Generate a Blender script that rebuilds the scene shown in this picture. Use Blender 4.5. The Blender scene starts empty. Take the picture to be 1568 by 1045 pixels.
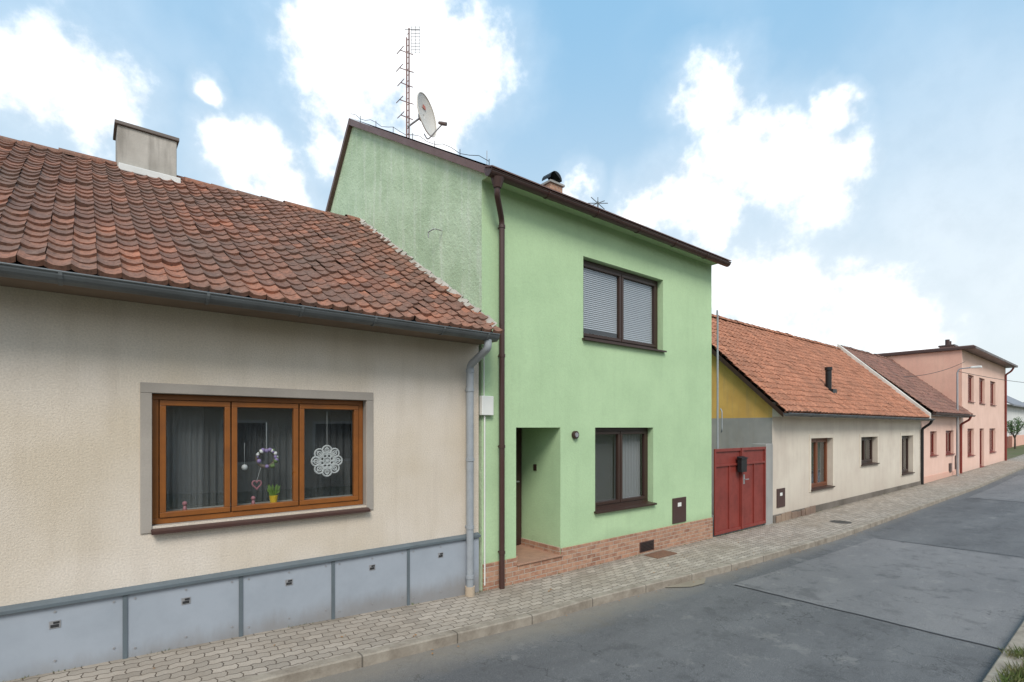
import bpy, math, random
from mathutils import Vector, Matrix
random.seed(7)
S=bpy.context.scene
S.view_settings.view_transform='Standard'; S.view_settings.look='None'; S.view_settings.exposure=0
def L(c):
    c=c/255.0
    return c/12.92 if c<=0.04045 else ((c+0.055)/1.055)**2.4
def C(r,g,b): return (L(r),L(g),L(b),1)

# ---------------------------------------------------------------- node helpers
class NT:
    def __init__(s,name):
        s.m=bpy.data.materials.new(name); s.m.use_nodes=True
        s.t=s.m.node_tree; s.n=s.t.nodes; s.l=s.t.links
        s.b=s.n['Principled BSDF']; s.out=s.n['Material Output']
        s.tc=s.n.new('ShaderNodeTexCoord')
    def set(s,sock,v):
        if isinstance(v,bpy.types.NodeSocket): s.l.new(v,sock)
        else: sock.default_value=v
    def map(s,scale=(1,1,1),vec=None,loc=(0,0,0),rot=(0,0,0)):
        m=s.n.new('ShaderNodeMapping'); s.l.new(vec or s.tc.outputs['Object'],m.inputs[0])
        m.inputs['Scale'].default_value=scale; m.inputs['Location'].default_value=loc; m.inputs['Rotation'].default_value=rot
        return m.outputs[0]
    def noise(s,scale,detail=4,rough=.55,vec=None,dist=0):
        n=s.n.new('ShaderNodeTexNoise'); s.l.new(vec or s.tc.outputs['Object'],n.inputs['Vector'])
        n.inputs['Scale'].default_value=scale; n.inputs['Detail'].default_value=detail; n.inputs['Roughness'].default_value=rough
        n.inputs['Distortion'].default_value=dist
        return n.outputs['Fac']
    def vor(s,scale,feature='F1',vec=None,out='Distance'):
        n=s.n.new('ShaderNodeTexVoronoi'); n.feature=feature; s.l.new(vec or s.tc.outputs['Object'],n.inputs['Vector'])
        n.inputs['Scale'].default_value=scale
        return n.outputs[out]
    def rng(s,v,a,b,c=0,d=1,smooth=False):
        n=s.n.new('ShaderNodeMapRange'); s.l.new(v,n.inputs[0])
        if smooth: n.interpolation_type='SMOOTHSTEP'
        for i,x in zip((1,2,3,4),(a,b,c,d)): n.inputs[i].default_value=x
        return n.outputs[0]
    def math(s,op,a,b=None,c=None):
        n=s.n.new('ShaderNodeMath'); n.operation=op
        s.set(n.inputs[0],a)
        if b is not None: s.set(n.inputs[1],b)
        if c is not None: s.set(n.inputs[2],c)
        return n.outputs[0]
    def mix(s,f,a,b,mode='MIX'):
        n=s.n.new('ShaderNodeMix'); n.data_type='RGBA'; n.blend_type=mode
        s.set(n.inputs[0],f); s.set(n.inputs[6],a); s.set(n.inputs[7],b)
        return n.outputs[2]
    def xyz(s):
        n=s.n.new('ShaderNodeSeparateXYZ'); s.l.new(s.tc.outputs['Object'],n.inputs[0]); return n.outputs
    def comb(s,x,y,z=0.0):
        n=s.n.new('ShaderNodeCombineXYZ'); s.set(n.inputs[0],x); s.set(n.inputs[1],y); s.set(n.inputs[2],z); return n.outputs[0]
    def bump(s,h,strength=.4,dist=.01,prev=None):
        n=s.n.new('ShaderNodeBump'); s.l.new(h,n.inputs['Height']); n.inputs['Strength'].default_value=strength; n.inputs['Distance'].default_value=dist
        if prev: s.l.new(prev,n.inputs['Normal'])
        return n.outputs[0]
    def done(s,col,rough=.8,norm=None,metal=0,spec=.3):
        s.set(s.b.inputs['Base Color'],col); s.set(s.b.inputs['Roughness'],rough); s.b.inputs['Metallic'].default_value=metal
        s.b.inputs['Specular IOR Level'].default_value=spec
        if norm: s.l.new(norm,s.b.inputs['Normal'])
        return s.m

def plaster(name,c1,c2,dirt=(.25,.22,.18,1),dz=(0,.6),grain=90,bs=.5,bd=.004,streak=.15,lump=0.0,blotch=1.2,speck=.10):
    q=NT(name); x=q.xyz()
    a=q.rng(q.noise(blotch,3,.6),.35,.65)
    col=q.mix(a,c1,c2)
    st=q.rng(q.noise(1.5,3,.6,q.map((5,5,.5))),.5,.8,0,streak)
    col=q.mix(st,col,dirt)
    if dz[1]>0:
        g=q.rng(q.math('ADD',x[2],q.rng(a,0,1,-.1,.1)),dz[0],dz[1],.28,0,True)
        col=q.mix(g,col,dirt)
    fine=q.noise(grain,2,.7)
    col=q.mix(q.rng(fine,.3,.7,0,speck),col,(0.12,.11,.1,1))
    h=fine
    if lump: h=q.math('ADD',fine,q.math('MULTIPLY',q.noise(8,3,.7),lump*4))
    return q.done(col,.92,q.bump(h,bs,bd))
def paint(name,c,rough=.5,var=.12,scale=3,metal=0,bump=.05,spec=.4,dark=(.05,.045,.04,1)):
    q=NT(name)
    a=q.noise(scale,5,.65)
    col=q.mix(q.rng(a,.4,.75,0,var),c,dark)
    r=q.rng(a,.3,.7,max(0,rough-.1),min(1,rough+.1))
    return q.done(col,r,None,metal,spec)

# ---------------------------------------------------------------- mesh helpers
class MB:
    def __init__(s): s.v=[]; s.f=[]
    def quad(s,*p):
        i=len(s.v); s.v+= [tuple(q) for q in p]; s.f.append(tuple(range(i,i+len(p)))); return s
    def box(s,x0,x1,y0,y1,z0,z1):
        i=len(s.v)
        s.v+=[(x0,y0,z0),(x1,y0,z0),(x1,y1,z0),(x0,y1,z0),(x0,y0,z1),(x1,y0,z1),(x1,y1,z1),(x0,y1,z1)]
        for f in ((0,3,2,1),(4,5,6,7),(0,1,5,4),(1,2,6,5),(2,3,7,6),(3,0,4,7)): s.f.append(tuple(i+k for k in f))
        return s
    def cyl(s,p,q,r,r2=None,n=12,cap=True):
        p=Vector(p);q=Vector(q); r2=r if r2 is None else r2
        d=(q-p).normalized(); a=d.orthogonal().normalized(); b=d.cross(a)
        i=len(s.v)
        for k in range(n):
            t=2*math.pi*k/n; o=a*math.cos(t)+b*math.sin(t); s.v.append(tuple(p+o*r)); s.v.append(tuple(q+o*r2))
        for k in range(n):
            m=(k+1)%n; s.f.append((i+2*k,i+2*m,i+2*m+1,i+2*k+1))
        if cap:
            s.f.append(tuple(i+2*k for k in range(n))[::-1]); s.f.append(tuple(i+2*k+1 for k in range(n)))
        return s
    def prism(s,pts,x0,x1):
        i=len(s.v); n=len(pts)
        for x in (x0,x1):
            for y,z in pts: s.v.append((x,y,z))
        s.f.append(tuple(range(i,i+n))[::-1]); s.f.append(tuple(range(i+n,i+2*n)))
        for k in range(n):
            m=(k+1)%n; s.f.append((i+k,i+m,i+n+m,i+n+k))
        return s
    def obj(s,name,mat,parent=None,bevel=0,smooth=False,loc=None):
        me=bpy.data.meshes.new(name); me.from_pydata(s.v,[],s.f); me.update()
        if smooth:
            for p in me.polygons: p.use_smooth=True
        o=bpy.data.objects.new(name,me); S.collection.objects.link(o); me.materials.append(mat)
        if bevel:
            b=o.modifiers.new('bevel','BEVEL'); b.width=bevel; b.segments=2; b.limit_method='ANGLE'
        par(o,parent)
        return o
def par(o,parent):
    if parent:
        o.parent=parent; o.matrix_parent_inverse=Matrix.Translation(parent.location).inverted()
def empty(name,loc):
    e=bpy.data.objects.new(name,None); e.location=loc; e.empty_display_size=.3; S.collection.objects.link(e); return e
def tube(name,pts,r,mat,parent=None,cyclic=False,res=3):
    cu=bpy.data.curves.new(name,'CURVE'); cu.dimensions='3D'; cu.bevel_depth=r; cu.bevel_resolution=res; cu.use_fill_caps=True
    sp=cu.splines.new('POLY'); sp.points.add(len(pts)-1)
    for i,p in enumerate(pts): sp.points[i].co=(*p,1)
    sp.use_cyclic_u=cyclic
    for p in cu.splines: p.use_smooth=True
    o=bpy.data.objects.new(name,cu); S.collection.objects.link(o); cu.materials.append(mat); par(o,parent); return o
def rounded(pts,r=.06,n=5):
    P=[Vector(p) for p in pts]; out=[P[0]]
    for i in range(1,len(P)-1):
        a=(P[i-1]-P[i]); b=(P[i+1]-P[i]); rr=min(r,a.length*.45,b.length*.45)
        A=P[i]+a.normalized()*rr; B=P[i]+b.normalized()*rr
        for k in range(n+1):
            t=k/n; out.append(A*(1-t)**2+P[i]*2*t*(1-t)+B*t*t)
    out.append(P[-1]); return out

GZ=[(-300,.34),(-3,.33),(-.5,.24),(1.4,.16),(4,.03),(9.6,-.03),(12,-.05),(25,0),(45,.2),(80,.5),(600,.5)]
def gz(x):
    for (a,za),(b,zb) in zip(GZ,GZ[1:]):
        if x<=b:
            t=(x-a)/(b-a); return za+(zb-za)*t
    return GZ[-1][1]
def ky(x):
    K=[(-300,4.4),(5,4.4),(8,4.17),(12,4.05),(26,4.0),(50,4.3),(90,6.5),(300,20)]
    for (a,za),(b,zb) in zip(K,K[1:]):
        if x<=b: return za+(zb-za)*(x-a)/(b-a)
FY=5.5

# ---------------------------------------------------------------- materials
m_cream=plaster('cream_roughcast',C(222,211,198),C(206,192,172),dirt=C(150,132,112),grain=70,bs=.7,bd=.006,streak=.16,speck=.24,blotch=.7)
m_grayband=plaster('grey_render_band',C(168,160,151),C(152,145,137),grain=60,dz=(-1,0),streak=.1)
m_green=plaster('green_plaster',C(182,209,166),C(173,200,158),dirt=C(120,140,110),grain=45,bs=.5,bd=.006,dz=(.3,.5),streak=.09,lump=.15)
m_greengable=plaster('green_rough_render',C(196,215,184),C(174,195,162),dirt=C(220,226,212),grain=24,bs=.7,bd=.012,streak=.6,lump=.35,blotch=1.6)
m_beige=plaster('beige_plaster',C(214,204,189),C(202,190,176),dirt=C(130,118,106),grain=50,dz=(-.2,.9),streak=.14)
m_yellow=plaster('yellow_plaster',C(224,184,104),C(204,162,88),dz=(-1,0),streak=.4)
m_conc=plaster('grey_cement',C(164,162,158),C(146,146,144),dz=(-1,0),streak=.4)
m_pink=plaster('pink_plaster',C(226,180,160),C(218,170,152),dz=(-.2,.6),grain=30)
m_pinkl=plaster('pale_pink_plaster',C(232,196,180),C(225,188,171),dz=(-.2,.6),grain=30)
m_white=plaster('white_plaster',C(215,215,212),C(205,205,202),grain=30)
m_chim=plaster('chimney_render',C(190,184,176),C(150,144,136),dirt=C(90,84,78),dz=(-1,0),streak=.6,grain=40)
m_brown=paint('brown_metal',C(72,50,46),.4,.3)
m_trim=paint('verge_flashing',C(112,86,80),.5,.3)
m_dkbrown=paint('dark_brown_frame',C(60,42,35),.4,.2)
m_wood=paint('golden_oak_frame',C(140,86,42),.35,.45,5,dark=C(80,42,16))
m_galv=paint('galvanised_gutter',C(102,106,108),.5,.4,4,metal=.25)
m_pipe=paint('grey_painted_pipe',C(154,159,164),.45,.3,6,dark=C(90,95,100))
def panelmat():
    q=NT('blue_grey_panel'); x=q.xyz()
    col=q.mix(q.rng(q.noise(2.5,5,.65),.4,.75,0,.35),C(158,165,174),C(128,136,144))
    low=q.rng(q.math('SUBTRACT',x[2],q.math('MULTIPLY',q.noise(6,4,.7,q.map((1,1,.3))),.25)),.0,.25,.5,0,True)
    col=q.mix(low,col,C(118,106,92))
    return q.done(col,.45)
m_panel=panelmat()
m_panelcap=paint('panel_cap_strip',C(98,108,114),.45,.3,4)
m_mortar=plaster('pale_mortar',C(190,184,176),C(150,142,132),dz=(-1,0),streak=.5,grain=30,lump=.3)
m_black=paint('black_metal',(.012,.012,.013,1),.45,0)
m_dark=paint('dark_interior',(.03,.03,.032,1),.9,0)
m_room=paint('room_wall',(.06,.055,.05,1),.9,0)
m_whitep=paint('white_plastic',C(225,225,220),.45,.1)
m_offw=paint('lace',C(188,190,190),.8,.05)
m_steel=paint('steel',C(170,170,172),.4,.2,metal=.5)
m_rust=paint('rusty_mast',C(125,88,82),.6,.4,8)
m_dish=paint('dish_enamel',C(215,208,198),.4,.12)
m_red=paint('red_gate_paint',C(132,56,48),.5,.5,3,dark=C(84,36,34))
m_leafy=paint('leaf_green',(.06,.12,.025,1),.7,.4,2)
m_bl=NT('blind_slats').done(C(176,180,186),.5)
def m_curt(name,c,alpha):
    q=NT(name); q.done(c,.9); q.b.inputs['Alpha'].default_value=alpha; return q.m
m_sheer=m_curt('sheer_curtain',C(160,164,166),.24)
m_curtd=m_curt('grey_curtain',C(130,130,132),1)
def glass():
    q=NT('window_glass'); q.n.remove(q.b)
    tr=q.n.new('ShaderNodeBsdfTransparent'); tr.inputs[0].default_value=(.92,.94,.94,1)
    gl=q.n.new('ShaderNodeBsdfGlossy'); gl.inputs['Roughness'].default_value=.01; gl.inputs[0].default_value=(.95,.97,1,1)
    lw=q.n.new('ShaderNodeLayerWeight'); lw.inputs['Blend'].default_value=.5
    nb=q.bump(q.noise(1.2,1),.05,.02); q.l.new(nb,gl.inputs['Normal'])
    f=q.math('ADD',q.math('MULTIPLY',q.math('POWER',lw.outputs['Facing'],4.0),.9),.09)
    mx=q.n.new('ShaderNodeMixShader'); q.l.new(f,mx.inputs[0]); q.l.new(tr.outputs[0],mx.inputs[1]); q.l.new(gl.outputs[0],mx.inputs[2])
    q.l.new(mx.outputs[0],q.out.inputs[0]); return q.m
m_glass=glass()

def tilemat(name,c1,c2,c3,moss,mc=C(112,94,84)):
    q=NT(name)
    a=q.n.new('ShaderNodeAttribute'); a.attribute_name='tint'
    ramp=q.n.new('ShaderNodeValToRGB'); q.l.new(a.outputs['Fac'],ramp.inputs[0])
    e=ramp.color_ramp.elements; e[0].color=c1; e[1].color=c3; e[1].position=1; k=e.new(.5); k.color=c2
    col=ramp.outputs[0]
    big=q.rng(q.noise(1.3,4,.65),.38,.66,.12,moss)
    col=q.mix(big,col,mc)
    n2=q.noise(26,4,.7)
    col=q.mix(q.rng(n2,.46,.70,0,.7),col,C(78,62,54))
    col=q.mix(q.rng(n2,.37,.28,0,.55),col,C(178,166,150))
    return q.done(col,.88,q.bump(n2,.4,.006))
m_tile1=tilemat('weathered_clay_tile',C(116,84,72),C(140,97,80),C(176,116,90),.8)
m_tile3=tilemat('orange_clay_tile',C(162,108,82),C(182,121,93),C(198,135,105),.35)
m_tile4=tilemat('old_clay_tile',C(124,92,84),C(146,104,92),C(162,118,102),.5)

def brickmat():
    q=NT('brick_slip_cladding'); x=q.xyz()
    v=q.comb(q.math('ADD',x[0],x[1]),x[2])
    b=q.n.new('ShaderNodeTexBrick'); q.l.new(v,b.inputs['Vector'])
    b.inputs['Scale'].default_value=1; b.inputs['Brick Width'].default_value=.21; b.inputs['Row Height'].default_value=.065; b.inputs['Mortar Size'].default_value=.006
    b.inputs['Color1'].default_value=C(172,128,104); b.inputs['Color2'].default_value=C(140,100,82); b.inputs['Mortar'].default_value=C(170,158,146)
    n=q.noise(12,4,.7)
    col=q.mix(q.rng(n,.4,.7,0,.65),b.outputs[0],C(190,158,134))
    h=q.math('SUBTRACT',q.math('MULTIPLY',n,.5),b.outputs['Fac'])
    return q.done(col,.85,q.bump(h,.7,.01))
m_brick=brickmat()
def paver():
    q=NT('concrete_pavers'); x=q.xyz()
    zx=q.math('PINGPONG',x[0],.05); zy=q.math('PINGPONG',x[1],.05)
    w=q.rng(q.noise(1.5,2),0,1,-.03,.03)
    v=q.comb(q.math('ADD',q.math('ADD',x[0],w),q.math('MULTIPLY',zy,.28)),q.math('ADD',q.math('ADD',x[1],w),q.math('MULTIPLY',zx,.33)))
    b=q.n.new('ShaderNodeTexBrick'); q.l.new(v,b.inputs['Vector'])
    b.inputs['Scale'].default_value=1; b.inputs['Brick Width'].default_value=.18; b.inputs['Row Height'].default_value=.095; b.inputs['Mortar Size'].default_value=.005; b.inputs['Mortar Smooth'].default_value=.3
    b.inputs['Color1'].default_value=C(182,171,158); b.inputs['Color2'].default_value=C(152,143,132); b.inputs['Mortar'].default_value=C(88,78,68)
    col=q.mix(q.rng(q.noise(1.3,5,.7),.42,.7,0,.55),b.outputs[0],C(134,121,106))
    fn=q.noise(140,2,.7)
    col=q.mix(q.rng(fn,.4,.7,0,.3),col,C(100,94,88))
    edge=q.rng(x[1],5.3,5.5,0,.6); col=q.mix(q.math('MULTIPLY',edge,q.noise(6,3)),col,C(86,76,58))
    h=q.math('SUBTRACT',q.math('MULTIPLY',fn,.25),b.outputs['Fac'])
    return q.done(col,.9,q.bump(h,.7,.01))
m_paver=paver()
def asphalt(name,c1,c2,sc=1):
    q=NT(name); x=q.xyz()
    col=q.mix(q.rng(q.noise(.8,5,.65,q.map((.35,1.3,1))),.38,.64),c1,c2)
    g=q.noise(200,2,.8)
    col=q.mix(q.rng(g,.45,.62,0,.6),col,C(54,54,55))
    col=q.mix(q.rng(g,.42,.3,0,.6),col,C(172,170,164))
    big=q.noise(2.2,6,.75)
    col=q.mix(q.rng(big,.54,.64,0,.45),col,C(70,70,71))
    col=q.mix(q.rng(big,.42,.34,0,.3),col,C(150,147,142))
    ck=q.noise(.55,6,.62,q.map((1,1,1),loc=(5,3,0)))
    col=q.mix(q.rng(q.math('ABSOLUTE',q.math('SUBTRACT',ck,.5)),0.0,.0035,.6,0),col,C(48,48,48))
    dust=q.rng(q.math('ADD',x[1],q.rng(big,0,1,-.35,.35)),3.85,4.3,0,.5); col=q.mix(dust,col,C(150,140,125))
    return q.done(col,.88,q.bump(g,.6,.006))
m_asph=asphalt('asphalt_dark',C(94,94,96),C(112,112,113))
m_asph2=asphalt('asphalt_light',C(118,117,118),C(132,130,130))
m_tar=paint('tar_seam',C(62,62,64),.6,.3,20)
def kerbmat():
    q=NT('kerb_concrete'); x=q.xyz()
    j=q.math('PINGPONG',q.math('ADD',x[0],.1),.5)
    col=q.mix(q.rng(q.noise(4,5,.7),.35,.7),C(160,151,138),C(122,112,100))
    col=q.mix(q.rng(j,0,.012,.85,0),col,C(60,55,48))
    return q.done(col,.9,q.bump(q.noise(70,2),.4,.005))
m_kerb=kerbmat()
def groundmat():
    q=NT('ground_soil_grass')
    col=q.mix(q.rng(q.noise(.6,5,.7),.35,.65),(.09,.11,.035,1),(.14,.12,.07,1))
    col=q.mix(q.rng(q.noise(25,3,.7),.45,.7,0,.6),col,(.05,.07,.02,1))
    return q.done(col,.95)
m_ground=groundmat()
def grassm():
    q=NT('grass_blades')
    col=q.mix(q.rng(q.noise(9,3),.35,.65),(.07,.12,.025,1),(.17,.16,.07,1)); return q.done(col,.7)
m_grass=grassm()

# ---------------------------------------------------------------- ground / road
def strip(name,xs,y0f,y1f,zf,mat,ny=1,skirt=None):
    mb=MB(); n=len(xs)
    for x in xs:
        a=y0f(x); b=y1f(x)
        for k in range(ny+1): mb.v.append((x,a+(b-a)*k/ny,zf(x)))
    for i in range(n-1):
        for k in range(ny):
            p=i*(ny+1)+k; mb.f.append((p,p+ny+1,p+ny+2,p+1))
    return mb.obj(name,mat)
XS=[-300,-60,-20,-8,-3,-.5,1.4,2.7,4]+[4+.8*i for i in range(1,28)]+[27,30,35,40,45,50,60,70,80,100,140,200,300]
XS=sorted(set(XS))
g=MB(); YS=[-600,-50,.5,.76,4.5,6,600]
GX=[-600]+XS+[700]
for x in GX:
    for y in YS: g.v.append((x,y,gz(x)-(.135 if y>.6 else .03)-(0 if y<5 else -.09)))
for i in range(len(GX)-1):
    for k in range(len(YS)-1):
        p=i*len(YS)+k; g.f.append((p,p+len(YS),p+len(YS)+1,p+1))
g.obj('ground',m_ground)
strip('road',XS,lambda x:.9,lambda x:ky(x)+.01,lambda x:gz(x)-.10,m_asph,4)
px=[7.2+.5*i for i in range(12)]
strip('road_patch',px,lambda x:.92+.0*x,lambda x:ky(x)-.42,lambda x:gz(x)-.096,m_asph2,2)
strip('road_patch',[22,24,26,28,30,33],lambda x:.92,lambda x:ky(x)-.3,lambda x:gz(x)-.096,m_asph2,2)
ts=MB()
def seam(a,b,w=.013):
    n=max(2,int((Vector(b)-Vector(a)).length/.12)); pts=[]
    for i in range(n+1):
        t=i/n; x=a[0]+(b[0]-a[0])*t; y=a[1]+(b[1]-a[1])*t; pts.append((x+random.uniform(-.01,.01),y+random.uniform(-.01,.01)))
    d=(Vector(b)-Vector(a)).normalized(); nx,ny=-d[1],d[0]
    for p,q in zip(pts,pts[1:]):
        ts.quad(*[(u+nx*s*w*1.0,v+ny*s*w*1.0,gz(u)-.092) for (u,v),s in ((p,-1),(q,-1),(q,1),(p,1))])
seam((7.2,.95),(7.2,3.75)); seam((12.7,3.63),(12.9,.95)); seam((22,3.7),(22,.95))
ts.obj('tar_seams',m_tar)
strip('sidewalk',XS,lambda x:ky(x)+.1,lambda x:max(FY+.02,ky(x)+1.3),lambda x:gz(x),m_paver,4)
def kerb(xs,yf,w,top,name):
    mb=MB()
    for x in xs:
        y=yf(x); z=gz(x)
        mb.v+=[(x,y,z-.2),(x,y,z+top-.012),(x,y+.012,z+top),(x,y+w-.004,z+top),(x,y+w,z-.05)]
    for i in range(len(xs)-1):
        for k in range(4): p=i*5+k; mb.f.append((p,p+5,p+6,p+1))
    return mb.obj(name,m_kerb)
kerb(XS,lambda x:ky(x),.11,.004,'kerb')
def kerb_b():
    mb=MB()
    for x in XS:
        z=gz(x); mb.v+=[(x,.9,z-.2),(x,.9,z-.012),(x,.888,z),(x,.74,z),(x,.735,z-.1)]
    for i in range(len(XS)-1):
        for k in range(4): p=i*5+k; mb.f.append((p+1,p+6,p+5,p))
    return mb.obj('kerb',m_kerb)
kerb_b()
MB().box(9.62,12.2,5.53,12,-.3,-.035).obj('yard_paving',m_conc)
MB().box(7.3,7.85,5.12,5.4,-.05,.006).obj('cellar_hatch_cover',paint('rusty_steel',C(120,88,70),.7,.4,8),bevel=.004)
MB().cyl((13.6,4.55,-.1),(13.6,4.55,-.042),.22,n=28).obj('manhole_cover',paint('cast_iron',C(70,66,62),.7,.3,10))
strip('sand_deposit',[6.3,6.6,6.9,7.15],lambda x:ky(x)-.28*(1-abs(x-6.75)/.5) ,lambda x:ky(x)-.002,lambda x:gz(x)-.088,plaster('sand',C(150,140,124),C(130,120,104),dz=(-2,-1)),1)

# ---------------------------------------------------------------- wall builder
def wall(name,y,x0,x1,z0,z1,holes,mat,parent,rmat=None):
    xs=sorted(set([x0,x1]+[h[0] for h in holes]+[h[1] for h in holes])); zs=sorted(set([z0,z1]+[h[2] for h in holes]+[h[3] for h in holes]))
    mb=MB()
    for a,b in zip(xs,xs[1:]):
        for c,d in zip(zs,zs[1:]):
            mx,mz=(a+b)/2,(c+d)/2
            if any(h[0]<mx<h[1] and h[2]<mz<h[3] for h in holes): continue
            mb.quad((a,y,c),(b,y,c),(b,y,d),(a,y,d))
    rv=MB()
    for h in holes:
        a,b,c,d,dp=h; Y=y+dp
        rv.quad((a,y,c),(a,y,d),(a,Y,d),(a,Y,c)); rv.quad((b,y,d),(b,y,c),(b,Y,c),(b,Y,d))
        rv.quad((a,y,d),(b,y,d),(b,Y,d),(a,Y,d)); rv.quad((a,y,c),(a,Y,c),(b,Y,c),(b,y,c))
    mb.obj(name,mat,parent)
    if holes: rv.obj(name+'_reveals',rmat or mat,parent)
def window(nm,parent,a,b,c,d,y,frame,splits,fw=.05,sw=.055,sill=None,room=.9,sillout=.06,rm=None):
    f=MB(); g=.002
    f.box(a,b,y,y+.07,d-fw,d); f.box(a,b,y,y+.07,c,c+fw)
    f.box(a,a+fw,y+.001,y+.07,c+fw,d-fw); f.box(b-fw,b,y+.001,y+.07,c+fw,d-fw)
    f.obj(nm+'_frame',frame,parent,bevel=.004)
    xs=[a+fw]+splits+[b-fw]; s=MB(); p=MB()
    for i,(l,r) in enumerate(zip(xs,xs[1:])):
        l+=.006;r-=.006;lo=c+fw+.004;hi=d-fw-.004; Y=y-.012
        s.box(l,r,Y,Y+.06,hi-sw,hi); s.box(l,r,Y,Y+.06,lo,lo+sw)
        s.box(l,l+sw,Y+.001,Y+.06,lo+sw,hi-sw); s.box(r-sw,r,Y+.001,Y+.06,lo+sw,hi-sw)
        p.quad((l+sw,y+.02,lo+sw),(r-sw,y+.02,lo+sw),(r-sw,y+.02,hi-sw),(l+sw,y+.02,hi-sw))
    s.obj(nm+'_sashes',frame,parent,bevel=.005)
    p.obj(nm+'_glass',m_glass,parent)
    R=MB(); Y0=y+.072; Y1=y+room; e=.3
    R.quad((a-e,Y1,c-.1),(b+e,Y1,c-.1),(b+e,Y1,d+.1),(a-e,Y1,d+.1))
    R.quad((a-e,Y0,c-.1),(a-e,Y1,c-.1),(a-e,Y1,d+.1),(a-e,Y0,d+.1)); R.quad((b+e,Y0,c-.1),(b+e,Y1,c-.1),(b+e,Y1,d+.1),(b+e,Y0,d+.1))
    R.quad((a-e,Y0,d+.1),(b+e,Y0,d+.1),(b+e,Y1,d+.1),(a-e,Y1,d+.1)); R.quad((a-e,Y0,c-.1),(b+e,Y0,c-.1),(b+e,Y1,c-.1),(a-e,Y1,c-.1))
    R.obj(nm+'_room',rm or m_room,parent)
    if sill:
        MB().prism([(FY-sillout,c-.035),(FY-sillout,c-.008),(y+.01,c+.012),(y+.01,c-.02)],a-.03,b+.03).obj(nm+'_sill',sill,parent)
def blinds(nm,parent,a,b,c,d,y,mat=m_bl,sp=.032):
    mb=MB(); z=c
    while z<d:
        mb.quad((a,y,z),(b,y,z),(b,y+.016,z+sp*.93),(a,y+.016,z+sp*.93)); z+=sp
    mb.obj(nm,mat,parent)
def curtain(nm,parent,a,b,c,d,y,mat,amp=.02,per=.07):
    mb=MB(); n=int((b-a)/.012)
    for i in range(n+1):
        x=a+(b-a)*i/n; o=amp*math.sin(x/per*6.28+math.sin(x*9)*1.5)
        mb.v+=[(x,y+o,c),(x,y+o*.7,d)]
    for i in range(n): mb.f.append((2*i,2*i+2,2*i+3,2*i+1))
    mb.obj(nm,mat,parent,smooth=True)
def roof_tiles(nm,parent,x0,x1,ye,ze,yr,zr,mat,w=.2,ex=.29,jit=1,age=True,th=1.0,sag=lambda x:0):
    L_=math.hypot(yr-ye,zr-ze); sy,sz=(yr-ye)/L_,(zr-ze)/L_; ny,nz=-sz,sy
    if yr<ye: ny,nz=sz,-sy
    prof=[(0,.030),(.12,.016),(.3,.002),(.5,.0),(.68,.004),(.85,.02),(.97,.034)]
    V=[];F=[];T=[]
    rows=int(L_/ex)+1; ex=L_/rows; cols=int(round((x1-x0)/w)); w=(x1-x0)/cols
    for j in range(rows):
        for i in range(cols):
            tint=min(1,max(0,random.gauss(.45,.26)+(.4 if (age and j<2) else (.2 if age and j<4 else 0))))
            dl=random.gauss(0,.003)*jit; ds=random.gauss(0,.005)*jit; tw=random.gauss(0,.004)*jit
            b0=len(V); x=x0+i*w+random.gauss(0,.002)
            s0=j*ex+ds; s1=s0+ex+.04
            if j==rows-1: s1=s0+ex
            for (u,h) in prof:
                hh=h*th+dl+tw*(u-.5); sg=sag(x+u*w)
                for s,o in ((s0,-.024*th),(s0,.030*th),(s1,.003)):
                    q=hh+o+.01
                    V.append((x+u*w*1.03,ye+sy*s+ny*q,ze+sz*s+nz*q+sg*s/L_)); T.append(tint)
            for k in range(len(prof)-1):
                a=b0+3*k; F.append((a,a+3,a+4,a+1)); F.append((a+1,a+4,a+5,a+2))
    me=bpy.data.meshes.new(nm); me.from_pydata(V,[],F); me.update()
    at=me.attributes.new('tint','FLOAT','POINT'); at.data.foreach_set('value',T)
    o=bpy.data.objects.new(nm,me); S.collection.objects.link(o); me.materials.append(mat); par(o,parent)
    ul=MB(); n=16
    for k in range(n):
        a=x0+(x1-x0)*k/n; b=x0+(x1-x0)*(k+1)/n
        for m in range(6):
            f0,f1=m/6,(m+1)/6
            P=lambda xx,f:(xx,ye+.02+(yr-ye)*f,ze-.035+(zr-ze)*f+sag(xx)*f)
            ul.quad(P(a,f0),P(b,f0),P(b,f1),P(a,f1))
    ul.obj(nm+'_underlay',m_dark,parent)
def ridge(nm,parent,x0,x1,y,z,mat,r=.11,l=.36,sag=lambda x:0):
    V=[];F=[];T=[]; x=x0
    while x<x1-.05:
        t=random.uniform(.2,.95); e=min(x+l+.04,x1); b=len(V); dz=random.gauss(0,.008); n=8
        for xx,rr in ((x,r),(e,r*.86)):
            for k in range(n+1):
                a=math.pi*k/n; V.append((xx,y-math.cos(a)*rr*1.15,z-.05+math.sin(a)*rr+dz+sag(xx))); T.append(t)
        for k in range(n): F.append((b+k,b+k+n+1,b+k+n+2,b+k+1))
        x+=l
    me=bpy.data.meshes.new(nm); me.from_pydata(V,[],F); me.update()
    at=me.attributes.new('tint','FLOAT','POINT'); at.data.foreach_set('value',T)
    o=bpy.data.objects.new(nm,me); S.collection.objects.link(o); me.materials.append(mat); par(o,parent)
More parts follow.
